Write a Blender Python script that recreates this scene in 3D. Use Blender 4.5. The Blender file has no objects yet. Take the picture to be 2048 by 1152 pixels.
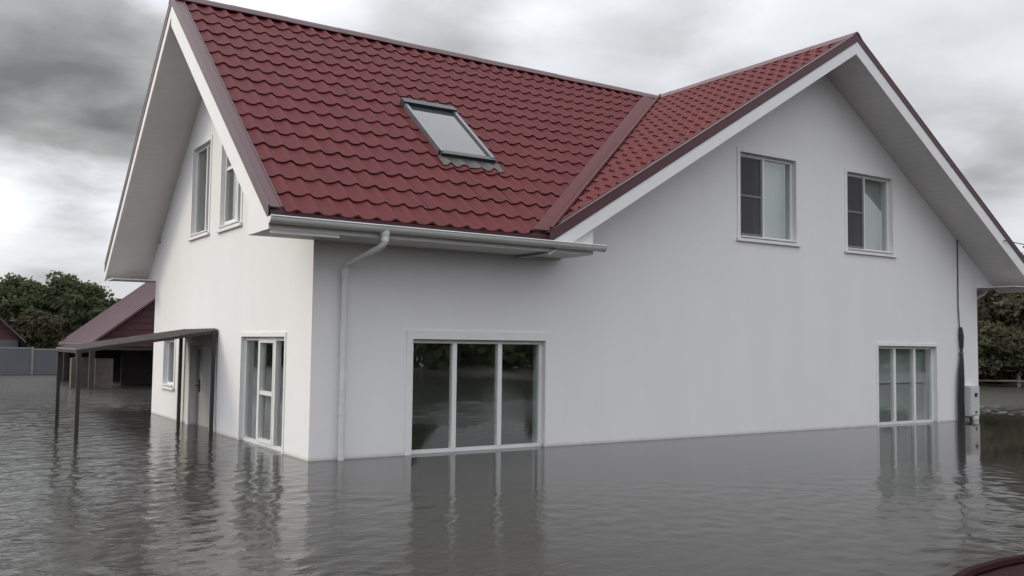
import bpy, bmesh, math, random
import numpy as np
from mathutils import Vector, Matrix
from mathutils.geometry import tessellate_polygon

random.seed(7)
rng = np.random.default_rng(7)
scene = bpy.context.scene
COL = scene.collection

# ------------------------------------------------------------------ camera
CAM = Vector((-4.5744, -11.8563, 1.6))
YAW, PITCH, ROLL, FPX = 0.5818, 0.0606, 0.0123, 1841.2
d_ = Vector((math.sin(YAW)*math.cos(PITCH), math.cos(YAW)*math.cos(PITCH), math.sin(PITCH)))
r_ = Vector((math.cos(YAW), -math.sin(YAW), 0)); u_ = r_.cross(d_)
r2 = r_*math.cos(ROLL) + u_*math.sin(ROLL); u2 = -r_*math.sin(ROLL) + u_*math.cos(ROLL)
cd = bpy.data.cameras.new('camera'); cam = bpy.data.objects.new('camera', cd); COL.objects.link(cam)
cam.matrix_world = Matrix(((r2.x, u2.x, -d_.x, CAM.x), (r2.y, u2.y, -d_.y, CAM.y), (r2.z, u2.z, -d_.z, CAM.z), (0, 0, 0, 1)))
cd.sensor_width = 36; cd.lens = 36*FPX/2048; cd.clip_start = .05; cd.clip_end = 3000
scene.camera = cam

# ------------------------------------------------------------------ sky, sun, exposure
SUN = Vector((-1.0, 0.72, 0.66)).normalized()
EL = math.asin(SUN.z); AZ = math.atan2(SUN.x, SUN.y)
w = bpy.data.worlds.new('World'); scene.world = w; w.use_nodes = True
nt = w.node_tree; N = nt.nodes; N.clear()
def nd(tree, t, **kw):
    n = tree.nodes.new(t)
    for k, v in kw.items(): setattr(n, k, v)
    return n
def math_n(tree, op, a, b=None, c=None, clamp=False):
    n = tree.nodes.new('ShaderNodeMath'); n.operation = op; n.use_clamp = clamp
    for i, x in enumerate((a, b, c)):
        if x is None: continue
        if isinstance(x, (int, float)): n.inputs[i].default_value = x
        else: tree.links.new(x, n.inputs[i])
    return n.outputs[0]
def smooth(tree, x, a, b):
    n = tree.nodes.new('ShaderNodeMapRange'); n.interpolation_type = 'SMOOTHSTEP'
    n.inputs[1].default_value = a; n.inputs[2].default_value = b; n.inputs[3].default_value = 0; n.inputs[4].default_value = 1
    tree.links.new(x, n.inputs[0]); return n.outputs[0]
sky = nd(nt, 'ShaderNodeTexSky', sky_type='NISHITA', sun_disc=False)
sky.sun_elevation = EL; sky.sun_rotation = AZ; sky.air_density = 1.0; sky.dust_density = 2.0
tc = nd(nt, 'ShaderNodeTexCoord'); L_ = nt.links.new
sep = nd(nt, 'ShaderNodeSeparateXYZ'); L_(tc.outputs['Generated'], sep.inputs[0])
zc = math_n(nt, 'ADD', math_n(nt, 'MAXIMUM', sep.outputs[2], 0.0), 0.22)
cmb = nd(nt, 'ShaderNodeCombineXYZ')
L_(math_n(nt, 'DIVIDE', sep.outputs[0], zc), cmb.inputs[0]); L_(math_n(nt, 'DIVIDE', sep.outputs[1], zc), cmb.inputs[1])
cmb.inputs[2].default_value = 3.7
n1 = nd(nt, 'ShaderNodeTexNoise'); n1.inputs['Scale'].default_value = 1.15; n1.inputs['Detail'].default_value = 4; n1.inputs['Roughness'].default_value = .45; n1.inputs['Distortion'].default_value = .1
L_(cmb.outputs[0], n1.inputs['Vector'])
n2 = nd(nt, 'ShaderNodeTexNoise'); n2.inputs['Scale'].default_value = 3.6; n2.inputs['Detail'].default_value = 5; n2.inputs['Roughness'].default_value = .5; n2.inputs['Distortion'].default_value = .15
L_(cmb.outputs[0], n2.inputs['Vector'])
def lobe(dx, dy, dz, wide, amp, inner=0.0):
    """one big cloud mass (or break in the cloud) round a direction of the sky"""
    dot = nd(nt, 'ShaderNodeVectorMath', operation='DOT_PRODUCT')
    L_(tc.outputs['Generated'], dot.inputs[0]); dot.inputs[1].default_value = Vector((dx, dy, dz)).normalized()
    ang = math_n(nt, 'ARCCOSINE', math_n(nt, 'MINIMUM', dot.outputs['Value'], 1.0))
    ang = math_n(nt, 'ADD', ang, math_n(nt, 'MULTIPLY', math_n(nt, 'SUBTRACT', n2.outputs[0], .5), wide*.9))
    return math_n(nt, 'MULTIPLY', smooth(nt, ang, wide, wide*inner), amp)
val = math_n(nt, 'ADD', math_n(nt, 'MULTIPLY', n1.outputs[0], .8), math_n(nt, 'MULTIPLY', n2.outputs[0], .2))
val = math_n(nt, 'ADD', math_n(nt, 'MULTIPLY', math_n(nt, 'SUBTRACT', val, .5), .75), .62)
gap = None       # the break in the cloud on the sun's side, sunlit and far brighter than the grey
for a in ((.06, .95, .27, .24, -.36, .1), (.16, .965, .20, .12, -.10, .0), (.24, .95, .25, .20, -.14, .2), (-.15, .97, .22, .26, -.22, .2),
          (.06, .985, .122, .075, .17, .0), (.185, .975, .125, .06, .10, .0), (-.16, .98, .12, .16, .17, .2), (-.42, .90, .16, .30, .17, .2), (.15, .985, .10, .05, -.06, .0), (.10, .99, .045, .035, -.10, .1),
          (.57, .77, .28, .25, -.10, .1), (.865, .465, .19, .075, -.20, .1), (.44, .84, .32, .17, -.20, .1), (.82, .53, .22, .10, -.06, .1), (.63, .69, .36, .12, -.08, .1)):
    lb = lobe(*a); val = math_n(nt, 'ADD', val, lb)
    if a[0] < .25 and a[4] > 0: gap = lb if gap is None else math_n(nt, 'ADD', gap, lb)
ramp = nd(nt, 'ShaderNodeValToRGB'); L_(val, ramp.inputs[0])
els = ramp.color_ramp.elements
els[0].position = .0; els[0].color = (.09, .09, .088, 1)
els[1].position = 1.0; els[1].color = (.93, .945, .90, 1)
for pos, c in ((.30, (.215, .215, .212)), (.5, (.39, .398, .415)), (.66, (.54, .552, .572)), (.82, (.665, .68, .68))):
    e = els.new(pos); e.color = (*c, 1)
bg1 = nd(nt, 'ShaderNodeBackground'); bg1.inputs[1].default_value = .09; L_(sky.outputs[0], bg1.inputs[0])
bg2 = nd(nt, 'ShaderNodeBackground')
# an overcast sky is brighter overhead than near the horizon (CIE overcast: 1 + 2 sin h)
sdot = nd(nt, 'ShaderNodeVectorMath', operation='DOT_PRODUCT'); L_(tc.outputs['Generated'], sdot.inputs[0]); sdot.inputs[1].default_value = SUN
glow = math_n(nt, 'ADD', 1.0, math_n(nt, 'MULTIPLY', smooth(nt, math_n(nt, 'ARCCOSINE', math_n(nt, 'MINIMUM', sdot.outputs['Value'], 1.0)), 1.5, .25), .5))   # cloud is brighter towards the veiled sun
L_(math_n(nt, 'MULTIPLY', math_n(nt, 'MULTIPLY', math_n(nt, 'ADD', 1.0, math_n(nt, 'MULTIPLY', math_n(nt, 'MAXIMUM', sep.outputs[2], 0.0), 2.0)), .59), math_n(nt, 'ADD', glow, math_n(nt, 'MULTIPLY', gap, 1.1))), bg2.inputs[1])
L_(ramp.outputs[0], bg2.inputs[0])
mixw = nd(nt, 'ShaderNodeMixShader'); mixw.inputs[0].default_value = .96
L_(bg1.outputs[0], mixw.inputs[1]); L_(bg2.outputs[0], mixw.inputs[2])
wo = nd(nt, 'ShaderNodeOutputWorld'); L_(mixw.outputs[0], wo.inputs[0])

sl = bpy.data.lights.new('sun', 'SUN'); sl.energy = .50; sl.angle = math.radians(16); sl.color = (1, .88, .60)
so = bpy.data.objects.new('sun', sl); COL.objects.link(so)
so.rotation_euler = (-SUN).to_track_quat('-Z', 'Y').to_euler(); so.location = (-20, 15, 15)
vs = scene.view_settings
vs.view_transform = 'Standard'; vs.look = 'None'; vs.exposure = 1.03; vs.gamma = 1; vs.use_curve_mapping = False
scene.render.engine = 'CYCLES'
scene.cycles.max_bounces = 8; scene.cycles.transparent_max_bounces = 12
scene.cycles.caustics_reflective = False

# ------------------------------------------------------------------ materials
def mat(name, col, rough=.6, spec=.5, metal=0.0, vary=0.0, vscale=3.0, bump=0.0, bscale=40.0, stripes=None, tint=None, stretch=(1, 1, 1)):
    m = bpy.data.materials.new(name); m.use_nodes = True; t = m.node_tree; b = t.nodes['Principled BSDF']
    b.inputs['Base Color'].default_value = (*col, 1); b.inputs['Roughness'].default_value = rough
    b.inputs['Specular IOR Level'].default_value = spec; b.inputs['Metallic'].default_value = metal
    g = nd(t, 'ShaderNodeNewGeometry')
    mp = nd(t, 'ShaderNodeMapping'); mp.inputs['Scale'].default_value = stretch; t.links.new(g.outputs['Position'], mp.inputs[0])
    if vary:
        n = nd(t, 'ShaderNodeTexNoise'); n.inputs['Scale'].default_value = vscale; n.inputs['Detail'].default_value = 6; n.inputs['Roughness'].default_value = .6
        t.links.new(mp.outputs[0], n.inputs['Vector'])
        r = nd(t, 'ShaderNodeValToRGB'); t.links.new(n.outputs[0], r.inputs[0])
        lo = tint or tuple(c*(1-vary) for c in col)
        r.color_ramp.elements[0].position = .3; r.color_ramp.elements[0].color = (*lo, 1)
        r.color_ramp.elements[1].position = .7; r.color_ramp.elements[1].color = (*[min(1, c*(1+vary*.4)) for c in col], 1)
        t.links.new(r.outputs[0], b.inputs['Base Color'])
        rr = nd(t, 'ShaderNodeMapRange'); rr.inputs[3].default_value = rough*.85; rr.inputs[4].default_value = min(1, rough*1.15)
        t.links.new(n.outputs[0], rr.inputs[0]); t.links.new(rr.outputs[0], b.inputs['Roughness'])
    h = None
    if bump:
        n = nd(t, 'ShaderNodeTexNoise'); n.inputs['Scale'].default_value = bscale; n.inputs['Detail'].default_value = 5
        t.links.new(g.outputs['Position'], n.inputs['Vector'])
        bp = nd(t, 'ShaderNodeBump'); bp.inputs['Strength'].default_value = bump; bp.inputs['Distance'].default_value = .01
        t.links.new(n.outputs[0], bp.inputs['Height']); t.links.new(bp.outputs[0], b.inputs['Normal']); h = bp
    if stripes:
        axis, per = stripes
        s = nd(t, 'ShaderNodeSeparateXYZ'); t.links.new(g.outputs['Position'], s.inputs[0])
        fr = math_n(t, 'FRACT', math_n(t, 'DIVIDE', s.outputs[axis], per))
        gr = math_n(t, 'MULTIPLY', smooth(t, fr, 0, .12), smooth(t, fr, 1.0, .92))
        bp2 = nd(t, 'ShaderNodeBump'); bp2.inputs['Strength'].default_value = .4; bp2.inputs['Distance'].default_value = .012
        t.links.new(gr, bp2.inputs['Height'])
        if h: t.links.new(h.outputs[0], bp2.inputs['Normal'])
        t.links.new(bp2.outputs[0], b.inputs['Normal'])
    return m
M = {}
def plaster():
    m = mat('white_plaster', (.80, .785, .755), rough=.9, spec=.2)
    t = m.node_tree; b = t.nodes['Principled BSDF']
    g = nd(t, 'ShaderNodeNewGeometry'); s = nd(t, 'ShaderNodeSeparateXYZ'); t.links.new(g.outputs['Position'], s.inputs[0])
    mp = nd(t, 'ShaderNodeMapping'); mp.inputs['Scale'].default_value = (1, 1, .22); t.links.new(g.outputs['Position'], mp.inputs[0])
    n = nd(t, 'ShaderNodeTexNoise'); n.inputs['Scale'].default_value = 1.6; n.inputs['Detail'].default_value = 7; n.inputs['Roughness'].default_value = .62
    t.links.new(mp.outputs[0], n.inputs['Vector'])
    r = nd(t, 'ShaderNodeValToRGB'); t.links.new(n.outputs[0], r.inputs[0])
    r.color_ramp.elements[0].position = .25; r.color_ramp.elements[0].color = (.778, .766, .780, 1)
    r.color_ramp.elements[1].position = .75; r.color_ramp.elements[1].color = (.818, .805, .820, 1)
    # silt line that the flood left just above the water
    n2 = nd(t, 'ShaderNodeTexNoise'); n2.inputs['Scale'].default_value = 5; n2.inputs['Detail'].default_value = 6; t.links.new(g.outputs['Position'], n2.inputs['Vector'])
    z = math_n(t, 'ADD', s.outputs[2], math_n(t, 'MULTIPLY', math_n(t, 'SUBTRACT', n2.outputs[0], .5), .05))
    wet = math_n(t, 'MULTIPLY', smooth(t, z, .06, .0), .5)
    mx = nd(t, 'ShaderNodeMix', data_type='RGBA'); t.links.new(wet, mx.inputs[0]); t.links.new(r.outputs[0], mx.inputs[6]); mx.inputs[7].default_value = (.40, .36, .30, 1)
    t.links.new(mx.outputs[2], b.inputs['Base Color'])
    n3 = nd(t, 'ShaderNodeTexNoise'); n3.inputs['Scale'].default_value = 55; n3.inputs['Detail'].default_value = 4; t.links.new(g.outputs['Position'], n3.inputs['Vector'])
    n4 = nd(t, 'ShaderNodeTexNoise'); n4.inputs['Scale'].default_value = 1.3; n4.inputs['Detail'].default_value = 2; t.links.new(g.outputs['Position'], n4.inputs['Vector'])
    bp = nd(t, 'ShaderNodeBump'); bp.inputs['Strength'].default_value = .25; bp.inputs['Distance'].default_value = .008; t.links.new(n3.outputs[0], bp.inputs['Height'])
    bp2 = nd(t, 'ShaderNodeBump'); bp2.inputs['Strength'].default_value = .35; bp2.inputs['Distance'].default_value = .03; t.links.new(n4.outputs[0], bp2.inputs['Height'])
    t.links.new(bp.outputs[0], bp2.inputs['Normal']); t.links.new(bp2.outputs[0], b.inputs['Normal'])
    return m
M['plaster'] = plaster()
M['trim'] = mat('trim_plaster', (.80, .79, .785), rough=.85, spec=.2, vary=.06, vscale=4, bump=.15, bscale=50)
M['interior'] = mat('interior_plaster', (.72, .71, .70), rough=.9, vary=.15, vscale=1.5)
def tile_mat(name, col):
    m = mat(name, col, rough=.6, spec=.08, vary=.16, vscale=1.7, bump=.06, bscale=120)
    return m
M['tile'] = tile_mat('red_metal_tile', (.124, .032, .034))
M['flash'] = mat('red_flashing', (.112, .034, .038), rough=.55, spec=.12, vary=.12, vscale=2.0)
M['verge'] = mat('verge_flashing_red', (.088, .038, .046), rough=.42, spec=.28, vary=.12, vscale=2.0)
M['deck'] = mat('roof_deck', (.10, .05, .05), rough=.8, vary=.2)
M['soffit'] = mat('soffit_board', (.72, .70, .69), rough=.6, spec=.3, vary=.06, vscale=2, stripes=(2, .085))
M['soffit_front'] = mat('soffit_board_front', (.72, .70, .69), rough=.6, spec=.3, vary=.06, vscale=2, stripes=(0, .11))
M['barge'] = mat('white_barge_board', (.78, .77, .77), rough=.5, spec=.4, vary=.05, vscale=3)
M['pvc'] = mat('white_window_plastic', (.78, .78, .78), rough=.35, spec=.45, vary=.04, vscale=6)
M['gutter'] = mat('white_gutter_plastic', (.68, .675, .67), rough=.3, spec=.5, vary=.10, vscale=5, stretch=(.4, 1, 1))
M['door'] = mat('grey_door', (.44, .44, .45), rough=.5, spec=.4, vary=.06, vscale=3)
M['dark_metal'] = mat('dark_painted_metal', (.035, .028, .026), rough=.45, spec=.5, vary=.3, vscale=9)
M['canopy'] = mat('canopy_sheet', (.17, .145, .14), rough=.5, spec=.4, vary=.25, vscale=4)
M['black'] = mat('black_rubber', (.022, .020, .026), rough=.5, vary=.2, vscale=12)
M['grey_box'] = mat('grey_enclosure', (.55, .55, .54), rough=.5, vary=.08, vscale=8)
M['sky_frame'] = mat('grey_skylight_metal', (.20, .205, .215), rough=.32, spec=.5, metal=.5, vary=.2, vscale=9)
M['sky_dark'] = mat('dark_skylight_cladding', (.028, .030, .032), rough=.4, spec=.5, vary=.2, vscale=9)
M['lead'] = mat('lead_apron', (.07, .067, .066), rough=.5, metal=.3, vary=.2, vscale=12, bump=.3, bscale=25)
M['shed_roof'] = mat('mauve_roof_sheet', (.135, .078, .096), rough=.38, spec=.5, vary=.12, vscale=.9)
M['shed_wall'] = mat('maroon_siding', (.085, .028, .034), rough=.6, vary=.2, vscale=1.2)
M['shed_dark'] = mat('dark_boards', (.05, .042, .042), rough=.8, vary=.3, vscale=2)
M['brick'] = mat('brown_brick', (.12, .098, .085), rough=.85, vary=.3, vscale=5, bump=.4, bscale=20)
M['fence'] = mat('grey_fence_panel', (.11, .113, .128), rough=.7, vary=.18, vscale=1.2)
M['fence_post'] = mat('fence_post', (.24, .23, .22), rough=.8, vary=.2, vscale=3)
M['wood'] = mat('weathered_wood', (.30, .27, .23), rough=.8, vary=.3, vscale=6, stretch=(1, 1, 6))
M['earth'] = mat('wet_earth', (.10, .075, .05), rough=.9, vary=.4, vscale=.8, bump=.6, bscale=4)
M['bark'] = mat('bark', (.07, .055, .045), rough=.9, vary=.3, vscale=5, bump=.5, bscale=18)
M['boat'] = mat('maroon_boat_paint', (.020, .0045, .006), rough=.7, spec=.06, vary=.25, vscale=3)
M['boat_in'] = mat('boat_inside_paint', (.20, .19, .18), rough=.6, vary=.2, vscale=4)
M['steel'] = mat('steel', (.45, .45, .45), rough=.35, metal=.8, vary=.1)
M['net'] = mat('grey_net', (.34, .36, .35), rough=.9, vary=.08, vscale=3)
M['curtain_sky_sheen'] = mat('pale_curtain_sky_sheen', (.56, .575, .58), rough=.9, vary=.08, vscale=3)  # curtain of the small window, and painted sky reflection in the upper panes

def leafmat(name, a, b_, c):
    m = bpy.data.materials.new(name); m.use_nodes = True; t = m.node_tree; b = t.nodes['Principled BSDF']
    g = nd(t, 'ShaderNodeNewGeometry')
    n = nd(t, 'ShaderNodeTexNoise'); n.inputs['Scale'].default_value = .7; n.inputs['Detail'].default_value = 4; t.links.new(g.outputs['Position'], n.inputs['Vector'])
    v = math_n(t, 'ADD', math_n(t, 'MULTIPLY', g.outputs['Random Per Island'], .45), math_n(t, 'MULTIPLY', n.outputs[0], .7))
    r = nd(t, 'ShaderNodeValToRGB'); t.links.new(v, r.inputs[0])
    r.color_ramp.elements[0].position = .3; r.color_ramp.elements[0].color = (*a, 1)
    r.color_ramp.elements[1].position = .85; r.color_ramp.elements[1].color = (*c, 1)
    e = r.color_ramp.elements.new(.58); e.color = (*b_, 1)
    t.links.new(r.outputs[0], b.inputs['Base Color']); b.inputs['Roughness'].default_value = .6; b.inputs['Specular IOR Level'].default_value = .25
    tl = nd(t, 'ShaderNodeBsdfTranslucent'); t.links.new(r.outputs[0], tl.inputs[0])
    mx = nd(t, 'ShaderNodeMixShader'); mx.inputs[0].default_value = .5; t.links.new(b.outputs[0], mx.inputs[1]); t.links.new(tl.outputs[0], mx.inputs[2])
    t.links.new(mx.outputs[0], t.nodes['Material Output'].inputs[0])
    return m
M['leaf'] = leafmat('dark_green_leaves', (.046, .062, .030), (.074, .094, .042), (.11, .13, .068))
M['leaf_rust'] = leafmat('rusty_green_leaves', (.052, .055, .032), (.082, .082, .044), (.11, .11, .066))
M['leaf_olive'] = leafmat('olive_brown_leaves', (.066, .066, .044), (.10, .10, .062), (.135, .13, .085))

def glass():
    m = bpy.data.materials.new('window_glass'); m.use_nodes = True; t = m.node_tree; t.nodes.remove(t.nodes['Principled BSDF'])
    out = t.nodes['Material Output']
    fr = nd(t, 'ShaderNodeFresnel'); fr.inputs[0].default_value = 2.8
    tr = nd(t, 'ShaderNodeBsdfTransparent'); tr.inputs[0].default_value = (.91, .94, .925, 1)
    gl = nd(t, 'ShaderNodeBsdfGlossy'); gl.inputs['Roughness'].default_value = .01; gl.inputs[0].default_value = (.95, .97, .96, 1)
    n = nd(t, 'ShaderNodeTexNoise'); n.inputs['Scale'].default_value = 1.1; n.inputs['Detail'].default_value = 1
    g = nd(t, 'ShaderNodeNewGeometry'); t.links.new(g.outputs['Position'], n.inputs['Vector'])
    bp = nd(t, 'ShaderNodeBump'); bp.inputs['Strength'].default_value = .12; bp.inputs['Distance'].default_value = .03; t.links.new(n.outputs[0], bp.inputs['Height'])
    t.links.new(bp.outputs[0], gl.inputs['Normal'])
    mx = nd(t, 'ShaderNodeMixShader'); t.links.new(math_n(t, 'MULTIPLY', fr.outputs[0], math_n(t, 'SUBTRACT', 1.0, g.outputs['Backfacing'])), mx.inputs[0]); t.links.new(tr.outputs[0], mx.inputs[1]); t.links.new(gl.outputs[0], mx.inputs[2])
    t.links.new(mx.outputs[0], out.inputs[0]); return m
M['glass'] = glass()
def skyglass():
    m = mat('skylight_glass', (.06, .066, .07), rough=.03, spec=.5); m.node_tree.nodes['Principled BSDF'].inputs['Coat Weight'].default_value = .4
    m.node_tree.nodes['Principled BSDF'].inputs['Coat IOR'].default_value = 1.55
    return m
M['skyglass'] = skyglass()
def screen():
    m = bpy.data.materials.new('insect_mesh'); m.use_nodes = True; t = m.node_tree; b = t.nodes['Principled BSDF']
    b.inputs['Base Color'].default_value = (.085, .082, .085, 1); b.inputs['Roughness'].default_value = .8; b.inputs['Alpha'].default_value = .72
    return m
M['screen'] = screen()
def water():
    m = bpy.data.materials.new('flood_water'); m.use_nodes = True; t = m.node_tree; b = t.nodes['Principled BSDF']
    b.inputs['Base Color'].default_value = (.036, .033, .029, 1); b.inputs['Roughness'].default_value = .04; b.inputs['IOR'].default_value = 1.26
    g = nd(t, 'ShaderNodeNewGeometry'); s = nd(t, 'ShaderNodeSeparateXYZ'); t.links.new(g.outputs['Position'], s.inputs[0])
    def noise(scale, stretch, rot, detail=3, rough=.5, dist=0.0):
        mp = nd(t, 'ShaderNodeMapping'); mp.inputs['Scale'].default_value = (*stretch, 1); mp.inputs['Rotation'].default_value = (0, 0, rot)
        t.links.new(g.outputs['Position'], mp.inputs[0])
        n = nd(t, 'ShaderNodeTexNoise'); n.inputs['Scale'].default_value = scale; n.inputs['Detail'].default_value = detail; n.inputs['Roughness'].default_value = rough; n.inputs['Distortion'].default_value = dist
        t.links.new(mp.outputs[0], n.inputs['Vector']); return n.outputs[0]
    # ripples: crests run roughly along the wind's front; patches of calm and breeze; the lee of the house is smooth
    patch = noise(.55, (1, 1), .3, 3)
    edge = math_n(t, 'MULTIPLY', math_n(t, 'SUBTRACT', patch, .5), 3.2)
    lee = math_n(t, 'MULTIPLY', smooth(t, math_n(t, 'ADD', s.outputs[0], edge), -1.3, .6), smooth(t, math_n(t, 'ADD', math_n(t, 'ADD', s.outputs[1], math_n(t, 'MULTIPLY', s.outputs[0], .17)), math_n(t, 'MULTIPLY', edge, .5)), -3.7, -2.3))
    lee = math_n(t, 'MULTIPLY', lee, smooth(t, s.outputs[0], 18.0, 15.6))
    lee = math_n(t, 'MULTIPLY', lee, smooth(t, s.outputs[1], 1.0, .2))
    calm = math_n(t, 'MULTIPLY', smooth(t, s.outputs[0], -2.6, 1.2), smooth(t, s.outputs[1], 3, .5))
    amp = math_n(t, 'SUBTRACT', 1.0, math_n(t, 'MULTIPLY', calm, .62))
    amp = math_n(t, 'MULTIPLY', amp, math_n(t, 'SUBTRACT', 1.0, math_n(t, 'MULTIPLY', lee, .96)))
    amp = math_n(t, 'MULTIPLY', amp, math_n(t, 'ADD', .45, math_n(t, 'MULTIPLY', patch, 1.1)))
    h = math_n(t, 'ADD', math_n(t, 'MULTIPLY', noise(1.9, (.75, 1.25), .50, 3, .5, .7), 1.15),
               math_n(t, 'ADD', math_n(t, 'MULTIPLY', noise(9.0, (.75, 1.25), .6, 3, .55, .5), .55), math_n(t, 'MULTIPLY', noise(1.1, (.7, 1.3), .2, 2), .8)))
    amp = math_n(t, 'MULTIPLY', amp, math_n(t, 'ADD', 1.0, math_n(t, 'MULTIPLY', smooth(t, math_n(t, 'MAXIMUM', s.outputs[0], math_n(t, 'ADD', s.outputs[1], 9.0)), 17.5, 30), 9.0)))
    opn = smooth(t, math_n(t, 'MAXIMUM', s.outputs[0], math_n(t, 'ADD', s.outputs[1], 2.0)), 16.8, 24)       # wind-roughened open water
    rg = nd(t, 'ShaderNodeMapRange'); t.links.new(math_n(t, 'SUBTRACT', opn, math_n(t, 'MULTIPLY', lee, .25)), rg.inputs[0]); rg.inputs[1].default_value = -.25; rg.inputs[3].default_value = .05; rg.inputs[4].default_value = .26
    t.links.new(rg.outputs[0], b.inputs['Roughness'])
    bp = nd(t, 'ShaderNodeBump'); bp.inputs['Distance'].default_value = .0105
    t.links.new(h, bp.inputs['Height']); t.links.new(amp, bp.inputs['Strength']); t.links.new(bp.outputs[0], b.inputs['Normal'])
    return m
M['water'] = water()

# ------------------------------------------------------------------ mesh helpers
class MB:
    def __init__(s): s.v = []; s.f = []
    def add(s, vs, fs):
        k = len(s.v); s.v += [tuple(x) for x in vs]; s.f += [tuple(i+k for i in f) for f in fs]; return s
    def box(s, a, b):
        x0, y0, z0 = [min(p, q) for p, q in zip(a, b)]; x1, y1, z1 = [max(p, q) for p, q in zip(a, b)]
        return s.add([(x0,y0,z0),(x1,y0,z0),(x1,y1,z0),(x0,y1,z0),(x0,y0,z1),(x1,y0,z1),(x1,y1,z1),(x0,y1,z1)],
                     [(0,3,2,1),(4,5,6,7),(0,1,5,4),(1,2,6,5),(2,3,7,6),(3,0,4,7)])
    def prism(s, poly, off):
        n = len(poly); o = Vector(off); A = [Vector(p) for p in poly]
        return s.add(A + [p+o for p in A], [tuple(range(n)), tuple(range(2*n-1, n-1, -1))] + [(i, i+n, (i+1) % n+n, (i+1) % n) for i in range(n)])
    def tube(s, pts, r, n=10, cap=True):
        P = [Vector(p) for p in pts]; R = r if isinstance(r, (list, tuple)) else [r]*len(P); rings = []
        prev = None
        for i, p in enumerate(P):
            t = (P[min(i+1, len(P)-1)]-P[max(i-1, 0)]).normalized()
            if prev is None:
                a = t.orthogonal().normalized()
            else:
                a = (prev - t*prev.dot(t)).normalized()
            prev = a; b = t.cross(a)
            rings.append([p+(a*math.cos(2*math.pi*k/n)+b*math.sin(2*math.pi*k/n))*R[i] for k in range(n)])
        vs = [q for rg in rings for q in rg]; fs = []
        for i in range(len(P)-1):
            for k in range(n): fs.append((i*n+k, i*n+(k+1) % n, (i+1)*n+(k+1) % n, (i+1)*n+k))
        if cap: fs += [tuple(range(n-1, -1, -1)), tuple(range((len(P)-1)*n, len(P)*n))]
        return s.add(vs, fs)
    def mesh(s, name, material, smooth_=False, fix=True, sharp=None):
        me = bpy.data.meshes.new(name); me.from_pydata(s.v, [], s.f); me.update()
        if fix:
            bm = bmesh.new(); bm.from_mesh(me); bmesh.ops.recalc_face_normals(bm, faces=bm.faces); bm.to_mesh(me); bm.free()
        if smooth_:
            me.shade_smooth()
            if sharp: me.set_sharp_from_angle(angle=math.radians(sharp))
        if material: me.materials.append(material)
        return me
    def build(s, name, material, parent=None, smooth_=False, sharp=35, fix=True):
        return link(name, s.mesh(name, material, smooth_, fix, sharp), parent)
def link(name, me, parent=None):
    o = bpy.data.objects.new(name, me); COL.objects.link(o)
    if parent: o.parent = parent; o.matrix_parent_inverse = Matrix.Translation(-wloc(parent))
    return o
def wloc(o):
    v = Vector(o.location)
    if o.parent: v = v + wloc(o.parent) + o.matrix_parent_inverse.to_translation()
    return v
def thing(name, loc, label, cat, group=None):
    o = bpy.data.objects.new(name, None); COL.objects.link(o); o.location = loc; o.empty_display_size = .3
    return tag(o, label, cat, group)
def tag(o, label=None, cat=None, group=None, kind=None):
    for k, v in (('label', label), ('category', cat), ('group', group), ('kind', kind)):
        if v: o[k] = v
    return o
def wall_mesh(outer, holes, tomap, thick):
    """flat wall with rectangular openings, extruded; tomap(a, d, z): a along, d outwards"""
    loops = [[Vector((a, z, 0)) for a, z in outer]] + [[Vector((a, z, 0)) for a, z in h] for h in holes]
    tris = tessellate_polygon(loops); flat = [p for l in loops for p in l]; n = len(flat)
    mb = MB(); vs = [tomap(p.x, 0, p.y) for p in flat] + [tomap(p.x, -thick, p.y) for p in flat]
    fs = [tuple(t) for t in tris] + [tuple(i+n for i in reversed(t)) for t in tris]; k = 0
    for l in loops:
        m = len(l)
        for i in range(m): a, b = k+i, k+(i+1) % m; fs.append((a, b, b+n, a+n))
        k += m
    return mb.add(vs, fs)

# ------------------------------------------------------------------ setting: ground and flood water
g = MB().add([(-900, -900, -1.0), (900, -900, -1.0), (900, 900, -1.0), (-900, 900, -1.0)], [(0, 1, 2, 3)]).build('ground', M['earth'])
tag(g, kind='structure')
def grade(a, b, step, far, g, gl):
    mid = list(np.arange(a, b, step)); lo = []; hi = []; x, d = a, step
    while x > -far: d = min(d*gl, 80); x -= d; lo.append(x)
    x, d = mid[-1], step
    while x < far: d = min(d*g, 80); x += d; hi.append(x)
    return np.array(lo[::-1]+mid+hi)
gx = grade(-9, 19, .046, 1000, 1.022, 1.08); gy = grade(-10, 9, .046, 1000, 1.022, 1.12)
X, Y = np.meshgrid(gx, gy, indexing='ij')
SPC = np.maximum(np.gradient(gx)[:, None], np.gradient(gy)[None, :])
sst = lambda v, a, b: (lambda t: t*t*(3-2*t))(np.clip((v-a)/(b-a), 0, 1))
wob = .9*np.sin(.55*X+.4*Y+1)+.7*np.sin(1.1*X-.8*Y)+.4*np.sin(2.3*X+1.9*Y+.5)
lee = sst(X+.35*wob, -1.2, .7)*sst(Y+.25*np.clip(X, 0, 8)+.3*wob, -3.8, -2.4)*sst(-X, -17.2, -15.4)*sst(-Y, -1.0, -.2)
near = sst(X+.6*wob, -3.2, 1.5)*sst(-Y, -3.5, -.5)*sst(-X, -17.6, -15)
gust = .8+.28*np.sin(.33*X+.21*Y+.6)+.22*np.sin(.8*X-.5*Y+2)+.15*np.sin(1.7*X+1.2*Y)
AMPW = gust*(1+2.2*sst(X, 17, 20))*(1+1.2*sst(Y, 9, 14))*(1-.50*near)*(1-.95*lee)*(1-.72*sst(X+.2*wob, -2.7, -.7)*sst(-X, -.4, -.1)*sst(Y, -1.2, 1.5)*sst(-Y, -11.5, -9))
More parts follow.
